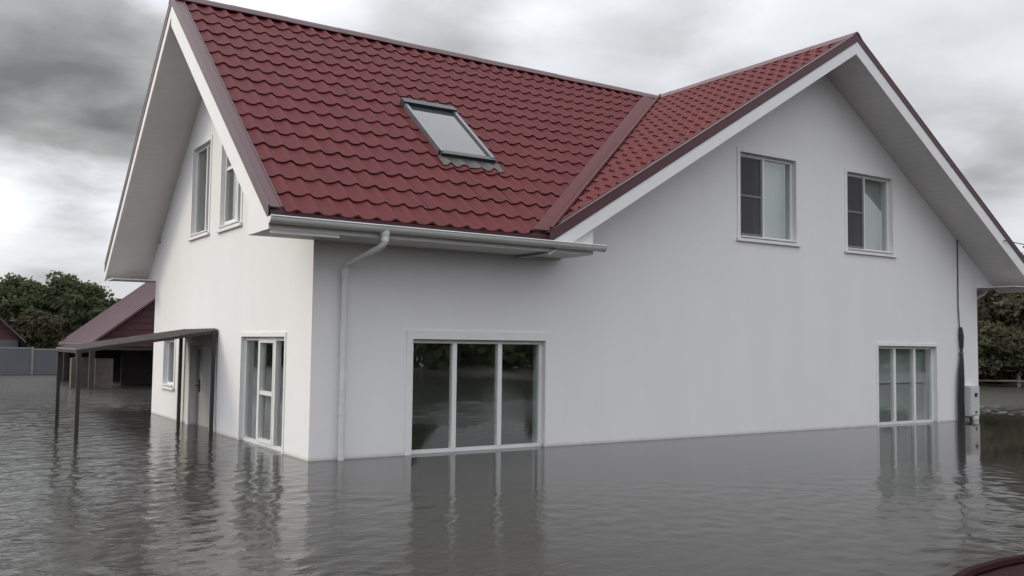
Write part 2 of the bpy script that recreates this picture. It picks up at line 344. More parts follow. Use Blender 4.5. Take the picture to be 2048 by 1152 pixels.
Zw = np.zeros_like(X); wind = math.radians(-62)
wr = np.random.default_rng(3)
for k in range(72):
    lam = .145*(.58/.145)**(wr.uniform()**1.1); th_ = wind+wr.normal(0, .62)
    kk = 2*math.pi/lam; amp_ = .0023*(lam/.4)**1.0/math.sqrt(72)*2.6*wr.uniform(.5, 1.3)
    ph_ = kk*(math.cos(th_)*X+math.sin(th_)*Y)+wr.uniform(0, 6.28)
    c = np.sin(ph_+.35*np.sin(.7*X*math.sin(th_)-.7*Y*math.cos(th_)+k))
    Zw += amp_*(c-.22*np.cos(2*ph_))*sst(lam/np.maximum(SPC, 1e-3), 2.4, 5.0)
Zw *= AMPW
nx_, ny_ = X.shape
me = bpy.data.meshes.new('water'); me.vertices.add(nx_*ny_)
me.vertices.foreach_set('co', np.stack([X, Y, Zw], -1).astype(np.float32).ravel())
ii = (np.arange(nx_-1)[:, None]*ny_+np.arange(ny_-1)[None, :]).ravel()
quads = np.stack([ii, ii+ny_, ii+ny_+1, ii+1], 1).astype(np.int32); nq = len(quads)
me.loops.add(4*nq); me.loops.foreach_set('vertex_index', quads.ravel()); me.polygons.add(nq)
me.polygons.foreach_set('loop_start', np.arange(0, 4*nq, 4, dtype=np.int32)); me.update(); me.shade_smooth(); me.materials.append(M['water'])
wt = link('water', me)
tag(wt, kind='structure')

# ------------------------------------------------------------------ the house
Lx, D, G, O, ZR, ZE, ZS, XC, XV, XR, G2 = 16.1, 9.4, .91, .82, 7.57, 3.20, 2.97, 10.5, 3.31, 17.02, .92
YR = D/2
SM = (ZR-ZE)/(YR+O); SL = (ZR-ZE)/(XC-XV); SR = (ZR-ZE)/(XR-XC)
def z_main(y): return ZR - SM*abs(YR-y)
def z_left(x): return ZR - SL*(XC-x)
def z_right(x): return ZR - SR*(x-XC)
house = thing('white_house', (0, 0, 0), 'large white plastered house with red tiled roof standing in flood water', 'house')

fmap = lambda a, d, z: (a, -d, z)          # front wall: faces -Y
lmap = lambda a, d, z: (-d, a, z)          # left wall: faces -X
rect = lambda a0, a1, z0, z1: [(a0, z0), (a1, z0), (a1, z1), (a0, z1)]
FW = {'big': (1.53, 3.86, -.04, 1.65), 'small': (12.37, 14.45, -.04, 1.65), 'up_a': (8.27, 9.82, 3.63, 5.23), 'up_b': (11.40, 12.91, 3.61, 5.21)}
LW = {'french': (1.02, 3.05, -.04, 1.66), 'door': (4.78, 6.18, -.5, 1.50), 'little': (7.48, 8.38, .66, 1.60), 'up_a': (5.27, 6.48, 3.60, 5.30), 'up_b': (3.32, 4.50, 3.57, 5.22)}
TH = .32
front = wall_mesh([(0, -.9), (Lx, -.9), (Lx, z_right(Lx)-.1), (XC, ZR-.1), (4.55, z_left(4.55)-.14), (4.4, 3.70), (0, 3.70)], [rect(*r) for r in FW.values()], fmap, TH)
fo = front.build('wall', M['plaster'], house)
left = wall_mesh([(TH, -.9), (D-TH, -.9), (D-TH, z_main(D-TH)-.1), (YR, ZR-.1), (TH, z_main(TH)-.1)], [rect(*r) for r in LW.values()], lmap, TH)
left.build('wall', M['plaster'], house)
MB().prism([(0, D, -.9), (Lx, D, -.9), (Lx, D, z_right(Lx)-.1), (XC, D, ZR-.1), (4.55, D, z_left(4.55)-.14), (4.4, D, 3.70), (0, D, 3.70)], (0, -TH, 0)).build('wall', M['plaster'], house)
MB().prism([(Lx, TH, -.9), (Lx, D-TH, -.9), (Lx, D-TH, 3.6), (Lx, TH, 3.6)], (-TH, 0, 0)).build('wall', M['plaster'], house)
# inside: upper floor and partitions keep the rooms behind the glass dim
MB().box((TH+.002, TH+.002, 2.45), (Lx-TH-.002, D-TH-.002, 2.7)).build('floor_slab', M['interior'], house)
MB().box((TH+.002, 4.4, -.9), (Lx-TH-.002, 4.55, 2.449)).build('partition', M['interior'], house)
MB().box((5.6, TH+.003, -.9), (5.75, 4.399, 2.449)).build('partition', M['interior'], house)
MB().box((11.0, TH+.003, -.9), (11.15, 4.399, 2.449)).build('partition', M['interior'], house)
MB().box((1.2, 3.6, 2.701), (Lx-1.2, 3.72, 5.2)).build('partition', M['interior'], house)
MB().box((10.5, TH+.003, 2.701), (10.62, 3.599, 5.9)).build('partition', M['interior'], house)
MB().box((3.4, 3.721, 2.701), (3.52, 8.0, 5.5)).build('partition', M['interior'], house)

def box_map(mp, a0, a1, d0, d1, z0, z1):
    return MB().box(mp(a0, d0, z0), mp(a1, d1, z1))
def window(mp, r, mull=(), transom=None, sill=True, trim=(.085, .085, .085), rec=.085, fw=.055, mw=.075, screens=(), open_dark=False):
    a0, a1, z0, z1 = r
    f = MB()
    d0, d1 = -rec-.07, -rec
    f.box(mp(a0, d0, z0), mp(a0+fw, d1, z1)); f.box(mp(a1-fw, d0, z0), mp(a1, d1, z1))
    f.box(mp(a0+fw, d0, z1-fw), mp(a1-fw, d1, z1)); f.box(mp(a0+fw, d0, z0), mp(a1-fw, d1, z0+max(fw, .06)+(.03 if z0 < 0 else 0)))
    win = f.build('window', M['pvc'], house)
    zb = z0+max(fw, .06)+(.03 if z0 < 0 else 0)
    edges = [a0+fw] + [x for m in mull for x in (m-mw/2, m+mw/2)] + [a1-fw]
    for m in mull: box_map(mp, m-mw/2, m+mw/2, d0-.005, d1+.008, zb, z1-fw).build('mullion', M['pvc'], win)
    for i in range(0, len(edges), 2):
        e0, e1 = edges[i], edges[i+1]
        q = MB(); jit = [rng.normal(0, .0016) for _ in range(3)]
        dm = -rec-.035
        vs = [mp(e0-.01, dm+jit[0], zb-.01), mp(e1+.01, dm+jit[1], zb-.01), mp(e1+.01, dm+jit[2], z1-fw+.01), mp(e0-.01, dm+jit[0]+jit[2]-jit[1], z1-fw+.01)]
        off = Vector(mp(0, -.008, 0))-Vector(mp(0, 0, 0))
        q.prism(vs, off).build('pane', M['glass'], win)
        if transom and i//2 in transom:
            zt = transom[i//2]; box_map(mp, e0, e1, d0-.003, d1+.004, zt-.03, zt+.03).build('transom', M['pvc'], win)
            s = MB()   # sash of the opening leaf
            s.box(mp(e0, d0-.002, zb), mp(e0+.035, d1+.016, z1-fw)); s.box(mp(e1-.035, d0-.002, zb), mp(e1, d1+.016, z1-fw))
            s.box(mp(e0+.035, d0-.002, z1-fw-.035), mp(e1-.035, d1+.016, z1-fw)); s.box(mp(e0+.035, d0-.002, zb), mp(e1-.035, d1+.016, zb+.05))
            s.build('sash', M['pvc'], win)
        if i//2 in screens:
            ds = -rec+.012; zt = (z0+z1)/2
            box_map(mp, e0+.004, e1-.004, ds, ds+.004, zb+.004, z1-fw-.004).build('insect_screen', M['screen'], win)
            s = MB(); w_ = .03
            s.box(mp(e0+.002, ds+.005, zb+.002), mp(e0+w_, ds+.016, z1-fw-.002)); s.box(mp(e1-w_*2, ds+.005, zb+.002), mp(e1-.002, ds+.016, z1-fw-.002))
            s.box(mp(e0+w_, ds+.005, zt-.02), mp(e1-w_*2, ds+.016, zt+.02)); s.box(mp(e0+w_, ds+.005, zb+.002), mp(e1-w_*2, ds+.016, zb+w_)); s.box(mp(e0+w_, ds+.005, z1-fw-w_), mp(e1-w_*2, ds+.016, z1-fw-.002))
            tag(s.build('screen_frame', M['screen_frame'], win), None)
    tl, tt, tr_ = trim; t = MB(); pr = .014
    t.box(mp(a0-tl, .0-.004, z0 if z0 < 0 else z0-.02), mp(a0-.004, pr, z1+tt)); t.box(mp(a1+.004, -.004, z0 if z0 < 0 else z0-.02), mp(a1+tr_, pr, z1+tt)); t.box(mp(a0-.004, -.004, z1+.004), mp(a1+.004, pr, z1+tt))
    t.build('trim', M['trim'], win)
    if sill:
        s = MB()
        s.prism([mp(a0-tl-.02, -rec-.004, z0+.012), mp(a0-tl-.02, .055, z0-.03), mp(a0-tl-.02, .055, z0-.062), mp(a0-tl-.02, -rec-.004, z0-.04)], Vector(mp(a1-a0+tl+tr_+.04, 0, 0))-Vector(mp(0, 0, 0)))
        # the ends of the sill outside the opening sit on the plaster, so clip it to the opening inside the wall
        s = MB(); s.box(mp(a0-tl-.02, .0005, z0-.075), mp(a1+tr_+.02, .05, z0-.022)); s.box(mp(a0+.002, -rec, z0+.002), mp(a1-.002, .049, z0+.022))
        s.build('sill', M['trim'], win)
    return win
M['screen_frame'] = mat('grey_screen_frame', (.20, .19, .20), rough=.6, vary=.1)
window(fmap, FW['big'], mull=(2.27, 3.07), sill=False, trim=(.10, .13, .03))['label'] = 'wide three pane window just above the water near the downpipe'
W_small = window(fmap, FW['small'], mull=(13.05, 13.76), sill=False, trim=(.06, .07, .06)); W_small['label'] = 'three pane window above the water near the grey box'
W_a = window(fmap, FW['up_a'], mull=(8.98,), screens=(0,), mw=.06)
W_b = window(fmap, FW['up_b'], mull=(12.06,), screens=(0,), mw=.06)
window(lmap, LW['french'], mull=(1.60, 2.34), transom={1: .80}, sill=False, trim=(.05, .07, .03), rec=.06)
window(lmap, LW['little'], mull=(), rec=.08)
window(lmap, LW['up_a'], mull=(5.72,), mw=.07, rec=.065)
window(lmap, LW['up_b'], mull=(3.74,), transom={1: 4.62}, mw=.07, rec=.065)
def pane_sheet(w_, mp, a0, a1, z0, z1, d=-.30, m='curtain_sky_sheen', fold=.003):
    mb = MB(); n_ = 24; vs = []
    for k in range(n_+1):
        a = a0+(a1-a0)*k/n_; dd = d+fold*math.sin(k*1.9)
        vs += [mp(a, dd, z0), mp(a, dd, z1)]
    mb.add(vs, [(2*k, 2*k+2, 2*k+3, 2*k+1) for k in range(n_)]).build('curtain_sky_sheen', M[m], w_, True)
pane_sheet(W_small, fmap, 12.38, 14.44, .86, 1.62, m='curtain_sky_sheen'); pane_sheet(W_small, fmap, 12.38, 14.44, -.03, .82, d=-.31, m='net')
pane_sheet(W_a, fmap, 8.95, 9.80, 3.66, 5.2); pane_sheet(W_b, fmap, 12.04, 12.89, 3.64, 5.18)  # pale sheets added behind the upper right panes imitate sky reflected in the glass
# entrance door in a recess
a0, a1, z0, z1 = LW['door']
f = MB()
f.box(lmap(a0, -.22, z0), lmap(a0+.07, -.10, z1)); f.box(lmap(a1-.07, -.22, z0), lmap(a1, -.10, z1)); f.box(lmap(a0+.07, -.22, z1-.08), lmap(a1-.07, -.10, z1))
dr = MB().box(lmap(a0+.072, -.20, z0), lmap(a1-.072, -.135, z1-.082)).build('door', M['door'], house)
f.build('frame', M['door'], dr)
h = MB().box(lmap(a1-.17, -.134, .62), lmap(a1-.12, -.12, .86)); h.tube([lmap(a1-.145, -.12, .74), lmap(a1-.145, -.06, .74), lmap(a1-.28, -.06, .74)], .011, 8)
h.build('handle', M['dark_metal'], dr)
t = MB(); t.box(lmap(a0-.07, -.004, z0), lmap(a0-.003, .02, z1+.07)); t.box(lmap(a1+.003, -.004, z0), lmap(a1+.16, .03, z1+.07)); t.box(lmap(a0-.003, -.004, z1+.003), lmap(a1+.003, .02, z1+.07))
t.build('trim', M['trim'], dr)

# ------------------------------------------------------------------ roof
DT = .05
roof_mb = MB()
def slab(poly, t=DT): roof_mb.prism(poly, (0, 0, -t))
slab([(-G+.02, -O, ZE), (XV, -O, ZE), (XC, YR, ZR), (-G+.02, YR, ZR)])
slab([(-G+.02, D+O, ZE), (-G+.02, YR, ZR), (XC, YR, ZR), (XV, D+O, ZE)])
slab([(XV, -O, ZE), (XV, -G2+.02, ZE), (XC, -G2+.02, ZR), (XC, YR, ZR)])
slab([(XV, D+O, ZE), (XC, YR, ZR), (XC, D+G2, ZR), (XV, D+G2, ZE)])
slab([(XC, -G2+.02, ZR), (XR, -G2+.02, ZE), (XR, D+G2, ZE), (XC, D+G2, ZR)])
roof = roof_mb.build('roof', M['deck'], house)

# --- metal tiles
TW, ROWS = .272, 16
VL = math.hypot(YR+O, ZR-ZE); THH = VL/ROWS
AMP, STEP, NS = .046, .026, 10
def prof(u): return AMP*(.5-.5*math.cos(2*math.pi*u))**2.1
def tile_geo(u0=0.0, u1=1.0):
    """one pressed tile: local x across, y up the slope, z off the deck; crest in the middle, front lip below"""
    vs = []; fs = []
    us = [u0+(u1-u0)*i/NS for i in range(NS+1)]
    for u in us: vs.append((u*TW, .0, STEP+prof(u)))
    for u in us: vs.append((u*TW, THH, prof(u)))
    for u in us: vs.append((u*TW, .004, prof(u)-.004))
    n = NS+1
    for i in range(NS):
        fs.append((i, i+1, n+i+1, n+i)); fs.append((2*n+i, 2*n+i+1, i+1, i))
    return vs, fs
tv, tf = tile_geo()
tm = MB().add(tv, tf).mesh('tile', M['tile'], True, False, 50)
# smooth normals across neighbours come from the symmetric profile
e_x = Vector((1, 0, 0)); e_v = Vector((0, YR+O, ZR-ZE)).normalized(); e_n = e_x.cross(e_v)
def frame(o, ex, ev, en): return Matrix(((ex.x, ev.x, en.x, o.x), (ex.y, ev.y, en.y, o.y), (ex.z, ev.z, en.z, o.z), (0, 0, 0, 1)))
LIFT = .012
UV0 = -G+.20
SKY = (2.36, 3.37, .86, 2.24)      # skylight: x0, x1, y0, y1
cosm = (YR+O)/VL
vx = lambda v: XV + (XC-XV)*(v/VL)         # valley line on the main slope
full = []; cut = []
for j in range(ROWS):
    v0 = j*THH
    for i in range(60):
        x0 = UV0+i*TW; x1 = x0+TW
        lim0, lim1 = vx(v0)-.34, vx(v0+THH)-.1
        if x0 > lim1: break
        yl = -O+v0*cosm; yh = yl+THH*cosm
        if x0 > SKY[0]-.03 and x1 < SKY[1]+.03 and yl > SKY[2]-.02 and yh < SKY[3]+.05: continue
        o = Vector((x0, -O-.04, ZE-.04*SM)) + e_v*v0 + e_n*LIFT
        (full if x1 <= lim0 else cut).append((o, x0, v0))
# the 300 tiles that show largest stay single parts
def show(o): return (o-CAM).length
full.sort(key=lambda t: show(t[0]))
for o, x0, v0 in full[:300]:
    ob = link('tile', tm, roof)
    ob.matrix_parent_inverse = Matrix.Identity(4)
    mtx = frame(o + e_n*rng.normal(0, .0018), e_x, e_v, e_n) @ Matrix.Rotation(rng.normal(0, .003), 4, 'X') @ Matrix.Rotation(rng.normal(0, .0015), 4, 'Z')
    ob.matrix_basis = mtx
rest = bmesh.new()
def put(geo, mtx, planes=()):
    b = bmesh.new(); vs = [b.verts.new(mtx @ Vector(v)) for v in geo[0]]
    for f in geo[1]: b.faces.new([vs[k] for k in f])
    for co, no in planes:
        bmesh.ops.bisect_plane(b, geom=b.verts[:]+b.edges[:]+b.faces[:], plane_co=co, plane_no=no, clear_outer=True)
    me = bpy.data.meshes.new('tmp'); b.to_mesh(me); b.free(); rest.from_mesh(me); bpy.data.meshes.remove(me)
vd = Vector((XC-XV, YR+O, 0)).normalized(); vn = Vector((vd.y, -vd.x, 0))       # horizontal normal of the valley, towards +X -Y
vco = Vector((XV, -O, 0))
for o, x0, v0 in full[300:]: put((tv, tf), frame(o, e_x, e_v, e_n))
for o, x0, v0 in cut: put((tv, tf), frame(o, e_x, e_v, e_n), [(vco - vn*.17, vn)])
# left slope of the front gable: tiles run along Y
c_v = Vector((XC-XV, 0, ZR-ZE)).normalized(); c_x = Vector((0, -1, 0)); c_n = c_x.cross(c_v)
CL = math.hypot(XC-XV, ZR-ZE); nrow = int(CL/THH)+1
for j in range(nrow):
    v0 = j*THH; x = XV+(XC-XV)*v0/CL
    if v0 + THH > CL+.2: break
    ymax = -O + (YR+O)*min(1, (v0+THH)/CL)
    for i in range(40):
        y0 = -G2+.14 + (i+1)*TW           # local x runs towards -Y
        if y0-TW > ymax: break
        o = Vector((x, y0, ZE+(ZR-ZE)*v0/CL)) + c_n*LIFT
        put((tv, tf), frame(o, c_x, c_v, c_n), [(vco + vn*.09, -vn)])
rm = bpy.data.meshes.new('tile'); rest.to_mesh(rm); rest.free(); rm.shade_smooth(); rm.set_sharp_from_angle(angle=math.radians(50)); rm.materials.append(M['tile'])
tag(link('tile', rm, roof), kind='stuff')

# --- ridge caps
def ridge(p, q, name='ridge_cap'):
    p, q = Vector(p), Vector(q); t = (q-p).normalized(); s = Vector((t.y, -t.x, 0)); mb = MB(); n = max(2, int((q-p).length/1.0)); 
    for k in range(n):
        a = p+(q-p)*(k/n)+Vector((0, 0, .004*(k % 2))); b = p+(q-p)*((k+1)/n)+t*.03+Vector((0, 0, .004*(k % 2)))
        sec = [(-.17, -.07), (-.09, .015), (-.05, .055), (0, .075), (.05, .055), (.09, .015), (.17, -.07), (.165, -.085), (0, .05), (-.165, -.085)]
        va = [a+s*x+Vector((0, 0, z+.045)) for x, z in sec]; vb = [b+s*x+Vector((0, 0, z+.045)) for x, z in sec]; m = len(sec)
        mb.add(va+vb, [(i, (i+1) % m, (i+1) % m+m, i+m) for i in range(m)] + [tuple(range(m)), tuple(range(2*m-1, m-1, -1))])
    return mb.build(name, M['verge'], roof, True, 40)
ridge((-G-.02, YR, ZR), (XC+.05, YR, ZR))
ridge((XC, -G2-.02, ZR), (XC, D+G2, ZR))
# --- verge flashings (a strip on the tiles and a red face outside), white barge boards, soffits
def verge(A, B, out, inw, top=.07, face=.09, board=(.092, .45), strip=.165, zmin=-9, s_off=.26, wall_in=.91, flip=False, smat='soffit'):
    """A eave end, B ridge end on the roof plane at the outer edge; out = unit vector outwards"""
    A, B = Vector(A), Vector(B); out = Vector(out); Z = Vector((0, 0, 1))
    mb = MB()
    p = [A+Z*top, B+Z*top]
    mb.prism([p[0], p[1], p[1]-out*strip, p[0]-out*strip], Z*-.012)
    mb.prism([p[0]+out*.012, p[1]+out*.012, p[1]+out*.012-Z*(top+face), p[0]+out*.012-Z*(top+face)], -out*.012)
    mb.tube([p[0]+out*.004+Z*.006, p[1]+out*.004+Z*.006], .014, 6)
    mb.tube([p[0]-out*strip+Z*.004, p[1]-out*strip+Z*.004], .012, 6)
    mb.build('verge_flashing', M['verge'], roof)
    b = MB(); a1, a2, b2 = A-Z*board[0], A-Z*board[1], B-Z*board[1]
    pl = [a1, B-Z*board[0], b2, a2]
    if a2.z < zmin:
        c = a2+(b2-a2)*((zmin-a2.z)/(b2.z-a2.z)); pl = [a1, B-Z*board[0], b2, c] + ([Vector((a1.x, a1.y, zmin))] if a1.z > zmin else [])
    b.prism(pl, -out*.025)
    b.build('barge_board', M['barge'], roof)
    s = MB(); s.prism([A-Z*s_off-out*.027, B-Z*s_off-out*.027, B-Z*s_off-out*(wall_in+.02), A-Z*s_off-out*(wall_in+.02)], Z*.02)
    s.build('soffit', M[smat], roof)
verge((-G, -O-.02, ZE-.016), (-G, YR, ZR), (-1, 0, 0), 0, wall_in=G, board=(.092, .47), zmin=ZS+.0)
verge((-G, D+O+.02, ZE-.016), (-G, YR, ZR), (-1, 0, 0), 0, wall_in=G, board=(.092, .30), strip=.2)
verge((XV-.03, -G2, ZE-.018), (XC, -G2, ZR), (0, -1, 0), 0, wall_in=G2, top=.075, face=.085, board=(.087, .31), s_off=.27, zmin=ZE-.13, smat='soffit')
verge((XR, -G2, ZE), (XC, -G2, ZR), (0, -1, 0), 0, wall_in=G2, top=.085, face=.05, board=(.052, .33), s_off=.27, smat='soffit')
# eave end under the low end of the left gable's far rake
MB().prism([(-G+.027, D+O, ZE-.02), (-G+.027, D+O, ZE-.29), (.02, D+O, ZE-.29), (.02, D+O, ZE-.02)], (0, -.02, 0)).build('fascia', M['barge'], roof)
MB().box((-G+.03, D+.001, ZE-.31), (Lx, D+O-.03, ZE-.29)).build('soffit', M['soffit_front'], roof)
MB().prism([(.001, D, ZE-.30), (.001, D+O-.03, ZE-.30), (.001, D+O-.03, z_main(D+O-.03)-.245), (.001, D, z_main(D)-.245)], (.05, 0, 0)).build('eave_cheek', M['plaster'], roof)
# right eave: boxed end
MB().prism([(XR-.001, -G2+.028, ZE-.03), (XR-.001, -G2+.028, ZE-.17), (XR-.001, D+G2, ZE-.17), (XR-.001, D+G2, ZE-.03)], (-.02, 0, 0)).build('fascia', M['barge'], roof)
MB().box((Lx+.001, -G2+.03, ZE-.18), (XR-.03, D+G2, ZE-.165)).build('soffit', M['soffit'], roof)
MB().prism([(Lx+.001, -.001, ZE-.19), (XR-.12, -.001, ZE-.19), (Lx+.001, -.001, z_right(Lx)-.2)], (0, .05, 0)).build('eave_cheek', M['plaster'], roof)
# main eave: fascia, box end, soffit
XE = 4.16
fa = MB().prism([(-G+.005, -O, ZE-.07), (XV+.03, -O, ZE-.07), (XE, -O-.0, z_left(XE)-.26), (XE, -O, ZS), (-G+.005, -O, ZS)], (0, .024, 0))
fa.build('fascia', M['barge'], roof)
MB().box((-G+.006, -O+.026, ZS+.001), (XE-.026, .0-.001, ZS+.022)).build('soffit', M['soffit_front'], roof)
MB().prism([(XE, -O+.025, ZS), (XE, -.001, ZS), (XE, -.001, z_left(XE)-.2), (XE, -O+.025, z_left(XE)-.2)], (-.024, 0, 0)).build('box_end', M['barge'], roof)
MB().prism([(-G+.003, -O+.025, ZS), (-G+.003, -.002, ZS), (-G+.003, -.002, z_main(0)-.40), (-G+.003, -O+.025, ZE-.12)], (.02, 0, 0)).build('box_end', M['barge'], roof)
# dark drip edge between tiles and gutter
MB().prism([(-G+.02, -O-.045, ZE-.005), (XV+.02, -O-.045, ZE-.005), (XV+.02, -O-.012, ZE-.125), (-G+.02, -O-.012, ZE-.125)], (0, .01, 0)).build('drip_edge', M['verge'], roof)
# valley flashing: two flanks with a bead where they meet
mv = MB()
A = Vector((XV-.02, -O-.02, ZE+.06)); B = Vector((XC, YR, ZR+.06))
def off_main(p, dist): q = p - vn*dist; return Vector((q.x, q.y, 0))
def flank(sgn, dist, lift):
    pts = []
    for p in (A, B):
        q = p + (Vector((-dist/abs(vn.x), 0, 0)) if sgn < 0 else Vector((0, -dist/abs(vn.y), 0)))
        z = (z_main(q.y) if sgn < 0 else z_left(q.x)) + lift
        pts.append(Vector((q.x, q.y, z)))
    return pts
cA, cB = A.copy(), B.copy(); cA.z = ZE+.085; cB.z = ZR+.085
m1, l1 = flank(-1, .24, .112), flank(1, .07, .105); m1[0] = flank(-1, .16, .10)[0]
mv.prism([cA, cB, m1[1], m1[0]], (0, 0, -.012)); 
mv.prism([cA, cB, l1[1], l1[0]], (0, 0, -.012))
mv.tube([l1[0]+Vector((0, 0, .012)), l1[1]+Vector((0, 0, .012))], .03, 8)
mv.build('valley_flashing', M['flash'], roof)

# --- skylight
x0, x1, y0, y1 = SKY
def rp(x, y, lift): p = Vector((x, y, z_main(y))); return p + e_n*lift
def rbox(xa, xb, ya, yb, l0, l1, mb):
    return mb.prism([rp(xa, ya, l0), rp(xb, ya, l0), rp(xb, yb, l0), rp(xa, yb, l0)], e_n*(l1-l0))
sk = MB(); fwk = .055
rbox(x0+fwk, x1-fwk, y0-.01, y1-.01, -.04, .06, sk)
sky_o = sk.build('skylight', M['sky_frame'], house); sky_o['label'] = 'grey framed roof window in the red tiles'
for xa in (x0, x1-fwk):
    t = MB(); rbox(xa, xa+fwk, y0, y1, .0, .135, t); t.build('side_rail', M['sky_frame'], sky_o)
t = MB(); rbox(x0-.01, x1+.01, y1-.07, y1+.05, .0, .165, t); t.build('hood', M['sky_dark'], sky_o)
t = MB(); rbox(x0+.0, x1-.0, y0-.05, y0+.035, .0, .125, t); t.build('bottom_rail', M['sky_dark'], sky_o)
t = MB(); rbox(x0+fwk, x1-fwk, y0+.035, y1-.07, .085, .10, t); t.build('pane', M['skyglass'], sky_o)
t = MB(); rbox(x0+fwk, x0+fwk+.03, y0+.035, y1-.07, .101, .112, t); t.build('gasket', M['sky_dark'], sky_o); t = MB(); rbox(x1-fwk-.03, x1-fwk, y0+.035, y1-.07, .101, .112, t); t.build('gasket', M['sky_dark'], sky_o)
ap = MB(); nx = 28; vs = []; fs = []
for i in range(nx+1):
    x = x0-.06 + (x1-x0+.12)*i/nx; ph = ((x-UV0)/TW) % 1
    for k, (yy, l) in enumerate(((y0-.045, .07), (y0-.15, .055+prof(ph)*.7), (y0-.25-.02*math.sin(i*1.3), .052+prof(ph)*1.02))): vs.append(rp(x, yy, l))
for i in range(nx):
    for k in range(2): fs.append((i*3+k, (i+1)*3+k, (i+1)*3+k+1, i*3+k+1))
ap.add(vs, fs).build('flashing_apron', M['lead'], sky_o, True)

# --- gutters and downpipes
def half_gutter(xa, xb, y, za, zb, r=.082):
    mb = MB(); n = 12
    ang = [math.pi+math.pi*k/n for k in range(n+1)]
    ringo = [(math.cos(a)*r, math.sin(a)*r) for a in ang]; ringi = [(math.cos(a)*(r-.006), math.sin(a)*(r-.006)) for a in reversed(ang)]
    sec = ringo+ringi; m = len(sec)
    va = [(xa, y+a, za+b) for a, b in sec]; vb = [(xb, y+a, zb+b) for a, b in sec]
    mb.add(va+vb, [(i, (i+1) % m, (i+1) % m+m, i+m) for i in range(m)])
    for xx, zz in ((xa, za), (xb, zb)):
        disc = [(xx, y+a, zz+b) for a, b in [(math.cos(q)*(r+.004), math.sin(q)*(r+.004)) for q in ang]]
        mb.prism(disc, (.012, 0, 0))
    mb.tube([(xa, y-r, za+.004), (xb, y-r, zb+.004)], .011, 8)
    return mb
GY, GZ = -O-.10, ZE-.085
gut = half_gutter(-G-.03, 4.28, GY, GZ, GZ-.015).build('gutter', M['gutter'], house, True, 40)
for x in (-.35, .95, 1.75, 2.55, 3.35, 4.0):
    b = MB()
    pts = [(x, GY+math.cos(a)*.088, GZ+math.sin(a)*.088) for a in [math.pi+math.pi*k/8 for k in range(9)]]
    pts = [(x, GY+.1, GZ+.03)] if False else pts
    for k in range(len(pts)-1):
        p, q = Vector(pts[k]), Vector(pts[k+1]); b.tube([p, q], .007, 4)
    b.box((x-.015, -O-.014, GZ-.06), (x+.015, -O-.001, GZ+.02))
    b.build('bracket', M['gutter'], gut)
px = .43; ox = .62
dp = MB()
dp.tube([(ox, GY, GZ-.06), (ox, GY, GZ-.20)], .052, 14)
dp.tube([(ox, GY, GZ-.15), (ox, GY, GZ-.20), (ox-.02, GY+.04, GZ-.26), (px+.02, -.12, 2.66), (px, -.085, 2.58), (px, -.085, 2.5)], .043, 14)
dp.tube([(px, -.085, 2.56), (px, -.085, -.5)], .046, 14)
dpo = dp.build('downpipe', M['gutter'], house, True, 40)
for z in (2.54,): MB().tube([(px, -.085, z-.05), (px, -.085, z+.05)], .056, 14).build('collar', M['gutter'], dpo, True, 40)
MB().tube([(ox, GY, GZ-.03), (ox, GY, GZ-.12)], [.07, .058], 14).build('outlet', M['gutter'], gut, True, 40)
for z in (2.05, .62):
    b = MB(); b.tube([(px, -.085, z-.014), (px, -.085, z+.014)], .051, 12); b.box((px-.01, -.045, z-.012), (px+.01, .0, z+.012)); b.build('clamp', M['gutter'], dpo)
# right side: gutter along the far eave and the elbow that shows past the corner
def ygutter():
    mb = MB(); n = 10; r = .08; ang = [math.pi+math.pi*k/n for k in range(n+1)]
    sec = [(math.cos(a)*r, math.sin(a)*r) for a in ang]+[(math.cos(a)*(r-.006), math.sin(a)*(r-.006)) for a in reversed(ang)]; m = len(sec)
    va = [(XR+.09+a, -G2, ZE-.09+b) for a, b in sec]; vb = [(XR+.09+a, D+G2, ZE-.1+b) for a, b in sec]
    return mb.add(va+vb, [(i, (i+1) % m, (i+1) % m+m, i+m) for i in range(m)] + [tuple(range(m)), tuple(range(2*m-1, m-1, -1))])
ygutter().build('gutter', M['gutter'], house, True, 40)
MB().tube([(XR+.08, .35, ZE-.12), (XR+.06, .35, ZE-.20), (XR-.02, .35, ZE-.26), (Lx+.2, .35, 2.70), (Lx+.10, .35, 2.63), (Lx+.09, .35, 2.5), (Lx+.09, .35, -.5)], .048, 12).build('downpipe', M['gutter'], house, True, 40)

# ------------------------------------------------------------------ entrance canopy
can = thing('entrance_canopy', (-1.1, 5.5, 0), 'lean-to canopy with dark posts over the grey entrance door', 'canopy')
ya, yb, xo, zi, zo = 4.40, 6.72, -2.27, 1.80, 1.43
mb = MB(); mb.prism([(-.02, ya, zi), (xo, ya, zo), (xo, yb, zo), (-.02, yb, zi)], (0, 0, -.022))
mb.build('roof_panel', M['canopy'], can)
for k in range(9):   # ribs of the profiled sheet
    y = ya+.12+k*(yb-ya-.24)/8
    MB().prism([(-.03, y-.02, zi+.001), (xo+.01, y-.02, zo+.001), (xo+.01, y+.02, zo+.001), (-.03, y+.02, zi+.001)], (0, 0, .012)).build('rib', M['canopy'], can)
for y in (ya+.0, yb-.045):
    MB().prism([(-.022, y, zi-.024), (xo+.02, y, zo-.024), (xo+.02, y, zo-.075), (-.022, y, zi-.075)], (0, .045, 0)).build('rafter', M['dark_metal'], can)
MB().box((xo+.021, ya+.047, zo-.066), (xo+.065, yb-.047, zo-.03)).build('beam', M['dark_metal'], can)
